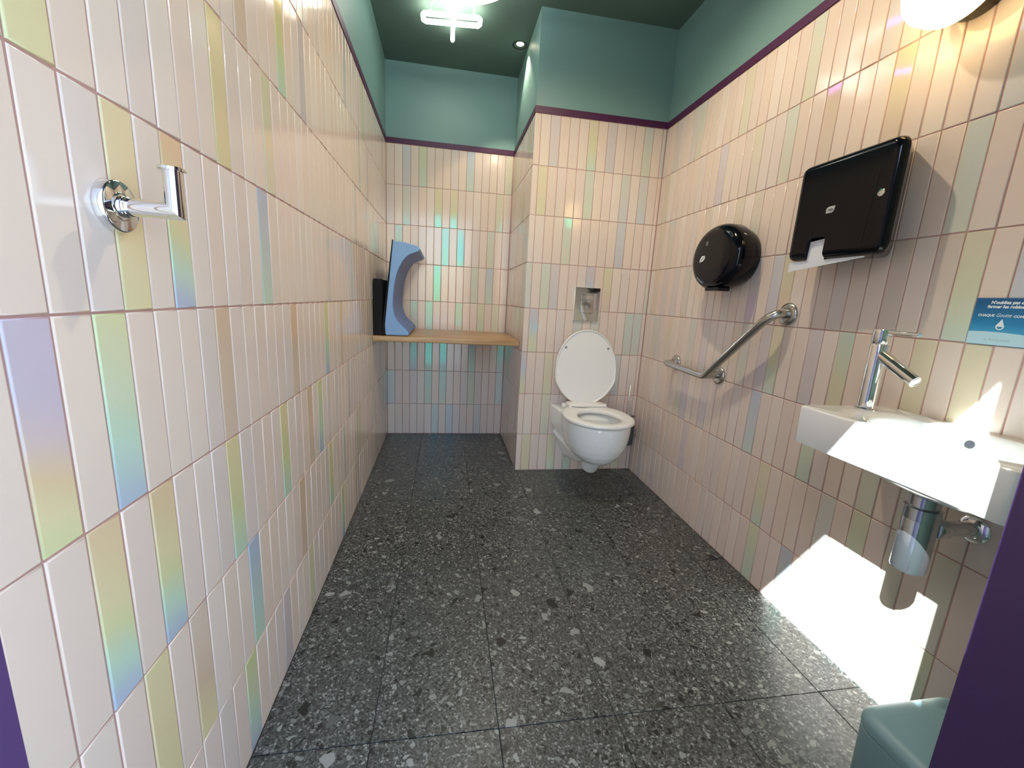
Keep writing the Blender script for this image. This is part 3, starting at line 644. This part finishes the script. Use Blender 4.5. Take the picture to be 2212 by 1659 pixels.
# ------------------------------------------------------------------ wash basin
bx0, bx1, by0, by1, bz0, bz1 = 1.331, XR-0.0008, 0.655, 1.096, 0.704, 0.802
t = thing('wash_basin', 'small white rectangular wash basin on the right wall in the sun', 'basin', (1.47, 0.875, 0.70))
ccx, ccy = 1.458, 0.815
NB = 96
outl = rrect(bx0, bx1, by0, by1, 0.014, 6)
def ray_hit(P, a):
    d = Vector((math.cos(a), math.sin(a))); c = Vector((ccx, ccy)); best = None
    for i in range(len(P)):
        p, q = Vector(P[i-1]), Vector(P[i]); e = q-p; den = d.x*e.y-d.y*e.x
        if abs(den) < 1e-12: continue
        w_ = p-c; s_ = (w_.x*e.y-w_.y*e.x)/den; u_ = (w_.x*d.y-w_.y*d.x)/den
        if s_ > 0 and -1e-6 <= u_ <= 1+1e-6 and (best is None or s_ < best): best = s_
    return best
# angles: even plus the corners so the box keeps its shape
angs = sorted([2*math.pi*i/NB for i in range(NB)]+[math.atan2(y-ccy, x-ccx) % (2*math.pi) for x, y in outl])
Ro = [ray_hit(outl, a) for a in angs]
def bowl_r(a, k):
    c, s_ = math.cos(a), math.sin(a); rx, ry = 0.106, (0.170 if s_ > 0 else 0.140)
    return k*(abs(c/rx)**2.7+abs(s_/ry)**2.7)**(-1/2.7)
def rr_(off, z): return [Vector((ccx+(R-off)*math.cos(a), ccy+(R-off)*math.sin(a), z)) for R, a in zip(Ro, angs)]
def br(k, z): return [Vector((ccx+bowl_r(a, k)*math.cos(a), ccy+bowl_r(a, k)*math.sin(a), z)) for a in angs]
prof_ = [br(0.25, 0.672), br(0.55, 0.6735), br(0.76, 0.681), br(0.90, 0.697), br(0.955, 0.712), rr_(0.012, 0.713), rr_(0.010, bz0), rr_(0.002, bz0+0.0006), rr_(0, bz0+0.003), rr_(0, bz1-0.006), rr_(0.0012, bz1-0.002), rr_(0.005, bz1), br(1.0, bz1-0.0005), br(0.985, bz1-0.002), br(0.965, bz1-0.009), br(0.93, 0.745), br(0.86, 0.712), br(0.74, 0.698), br(0.5, 0.691), br(0.2, 0.688)]
bas = mk('basin_body', *loft(prof_), porcelain, t, 40)
mk('drain', *lathe([(0.022, 0), (0.021, 0.0025), (0.012, 0.003), (0.0001, 0.003)], (ccx, ccy, 0.6882), Z_, 28), chrome, t)
mk('overflow', *lathe([(0.0095, 0), (0.0095, 0.0015), (0.0075, 0.0018), (0.0001, 0.0008)], (1.5545, 0.868, 0.773), (-1, 0, 0.25), 22), dark, t)
settle(t)

# ------------------------------------------------------------------ basin tap
tx, tyy = 1.499, 1.063
t = thing('basin_tap', 'chrome single lever tap with slanting spout on the far end of the basin', 'tap', (tx, tyy, bz1))
mk('body', *lathe([(0.0255, 0), (0.0255, 0.002), (0.0225, 0.004), (0.0195, 0.005), (0.0195, 0.168), (0.0188, 0.169)], (tx, tyy, bz1), Z_, 36), chrome, t)
mk('handle_cap', *lathe([(0.0188, 0.1705), (0.0195, 0.1715), (0.0195, 0.203), (0.0185, 0.206), (0.0001, 0.2065)], (tx, tyy, bz1), Z_, 36), chrome, t)
mk('lever', *plate(rrect(-0.0065, 0.0065, -0.0060, 0.0040, 0.0030, 4), 0.0, 0.076, 0.0015, lambda u, v, d: Vector((tx+u, tyy-0.010-d, bz1+0.2005+v)), 3), chrome, t)
tip = Vector((tx-0.004, 0.960, 0.893))
mk('spout', *tube([(tx, tyy-0.008, 0.945), tip+Vector((0, 0.002, 0.001)), tip], [0.0145, 0.0145, 0.0138], 28), chrome, t)
sd = (tip-Vector((tx, tyy-0.008, 0.945))).normalized()
mk('aerator', *lathe([(0.011, -0.001), (0.011, 0.001), (0.0095, 0.0012), (0.0085, 0.0002), (0.0001, 0.0002)], tip, sd, 24), steel, t)
settle(t)

# ------------------------------------------------------------------ bottle trap below the basin
qx, qy = 1.473, 0.867
t = thing('bottle_trap', 'chrome bottle trap and waste pipe hanging under the wash basin', 'trap', (qx, qy, 0.47))
mk('tail_pipe', *lathe([(0.030, 0.6715), (0.030, 0.655), (0.024, 0.653), (0.024, 0.625)], (qx, qy, 0), Z_, 32), trapm, t)
mk('upper_nut', *lathe([(0.024, 0.655), (0.0285, 0.653), (0.0285, 0.632), (0.024, 0.630)], (qx, qy, 0), Z_, 32), trapm, t)
mk('lower_nut', *lathe([(0.026, 0.628), (0.0335, 0.626), (0.0335, 0.600), (0.031, 0.598)], (qx, qy, 0), Z_, 32), trapm, t)
mk('cup', *lathe([(0.0315, 0.600), (0.0325, 0.597), (0.0325, 0.478), (0.0310, 0.4735), (0.028, 0.472), (0.0001, 0.472)], (qx, qy, 0), Z_, 40), trapm, t)
mk('outlet_pipe', *tube([(qx+0.028, qy-0.006, 0.578), (qx+0.05, qy-0.012, 0.578), (XR-0.004, qy-0.02, 0.578)], 0.0165, 22), chrome, t)
mk('outlet_nut', *lathe([(0.0215, 0.028), (0.0225, 0.030), (0.0225, 0.052), (0.0205, 0.054)], (qx, qy-0.006, 0.578), (1, -0.12, 0), 24), chrome, t)
mk('wall_rosette', *lathe([(0.030, 0), (0.030, 0.003), (0.020, 0.010), (0.0170, 0.010)], (XR, qy-0.02, 0.578), -X_, 32), chrome, t)
settle(t)
# ------------------------------------------------------------------ notice on the tiles
sy0, sy1, sz0, sz1 = -0.955, -0.853, 0.990, 1.092
scx = (sy0+sy1)/2
t = thing('water_notice', 'square blue notice about closing the taps on the tiles above the basin', 'sign', (XR, 0.904, 0.99))
def sign_mat():
    M = mat('notice_blue', s8(20, 110, 160), 0.3); N = M.node_tree; L = N.links.new
    tc = N.nodes.new('ShaderNodeTexCoord'); sx = N.nodes.new('ShaderNodeSeparateXYZ'); L(tc.outputs['Generated'], sx.inputs[0])
    R = ramp(N, [(0.2, s8(74, 160, 200)), (0.45, s8(34, 126, 172)), (0.9, s8(8, 88, 140))]); L(sx.outputs[2], R.inputs[0]); L(R.outputs[0], N.nodes['Principled BSDF'].inputs['Base Color'])
    return M
mk('notice_board', *plate([(sy0, sz0), (sy1, sz0), (sy1, sz1), (sy0, sz1)], 0.0002, 0.0016, 0.0003, on_right, 2), sign_mat(), t)
arcp = [(sy0+0.0004, sz0+0.0006)]+[(sy1-0.0004, sz0+0.0006)]+[(sy1-0.0004-(sy1-sy0-0.0008)*i/16, sz0+0.022+0.007*math.sin(math.pi*(1-i/16)*0.55+1.0)) for i in range(17)]
mk('pale_hill', *plate(arcp, 0.0016, 0.0018, 0.0, on_right), mat('notice_pale', s8(186, 220, 232), 0.35), t)
TS = lambda z: (lambda x, y: on_right(scx+0.006+x, z+y, 0.0019))
text_mesh("N'oubliez pas de", 0.0088, TS(1.0795), inkw, 'lettering', t, bold=0.0004, shear=0.12)
text_mesh("fermer les robinets", 0.0088, TS(1.0705), inkw, 'lettering', t, bold=0.0004, shear=0.12)
text_mesh("CHAQUE", 0.0070, lambda x, y: on_right(scx-0.0265+x, 1.0520+y, 0.0019), inkw, 'lettering', t, bold=0.0003)
text_mesh("Goutte", 0.0112, lambda x, y: on_right(scx+0.0035+x, 1.0515+y, 0.0019), inkw, 'lettering', t, shear=0.35, sx=0.8)
text_mesh("COMPTE", 0.0070, lambda x, y: on_right(scx+0.034+x, 1.0510+y, 0.0019), inkw, 'lettering', t, bold=0.0003)
text_mesh("la Riviquette", 0.0090, lambda x, y: on_right(scx+0.002+x, 0.9990+y, 0.0020), inkg, 'lettering', t, shear=0.3)
dcx, dcz = scx+0.002, 1.0305
drop = [(dcx+0.0072*math.cos(a), dcz+0.0072*math.sin(a)) for a in [math.radians(140+i*260/24) for i in range(25)]]+[(dcx+0.0012, dcz+0.0165)]
mk('drop_icon', *plate(drop, 0.0016, 0.0019, 0.0, on_right), inkw, t)
mk('drop_cut', *plate([(dcx+0.0048*math.cos(a), dcz-0.0002+0.0046*math.sin(a)) for a in [math.pi+math.pi*i/12 for i in range(13)]], 0.0019, 0.0021, 0.0, on_right), mat('notice_mid', s8(40, 130, 176), 0.35), t)
settle(t)

# ------------------------------------------------------------------ bin
t = thing('waste_bin', 'small grey green plastic waste bin beside the purple door jamb', 'bin', (1.39, 0.665, 0))
P = rrect(1.262, 1.515, 0.574, 0.757, 0.042, 8)
def zr(P, q, z): return [Vector((u, v, z)) for u, v in inset(P, q)]
mk('bin_body', *loft([zr(P, 0.010, 0.0005), zr(P, 0.006, 0.006), zr(P, 0.001, 0.212), zr(P, 0.004, 0.2145)]), bin_m, t, 40)
lr = [zr(P, 0.004, 0.2165), zr(P, 0.0, 0.2185)]
for i in range(9):
    a = math.pi/2*i/8; lr.append(zr(P, 0.028*(1-math.cos(a)), 0.230+0.020*math.sin(a)))
lr.append(zr(P, 0.034, 0.2502)); mk('lid', *loft(lr), bin_m, t, 40)
mk('pedal', *box(1.36, 1.42, 0.7565, 0.775, 0.012, 0.020), steel, t, 0)
settle(t)
for o in SC.objects:
    if 'base' in o: del o['base']
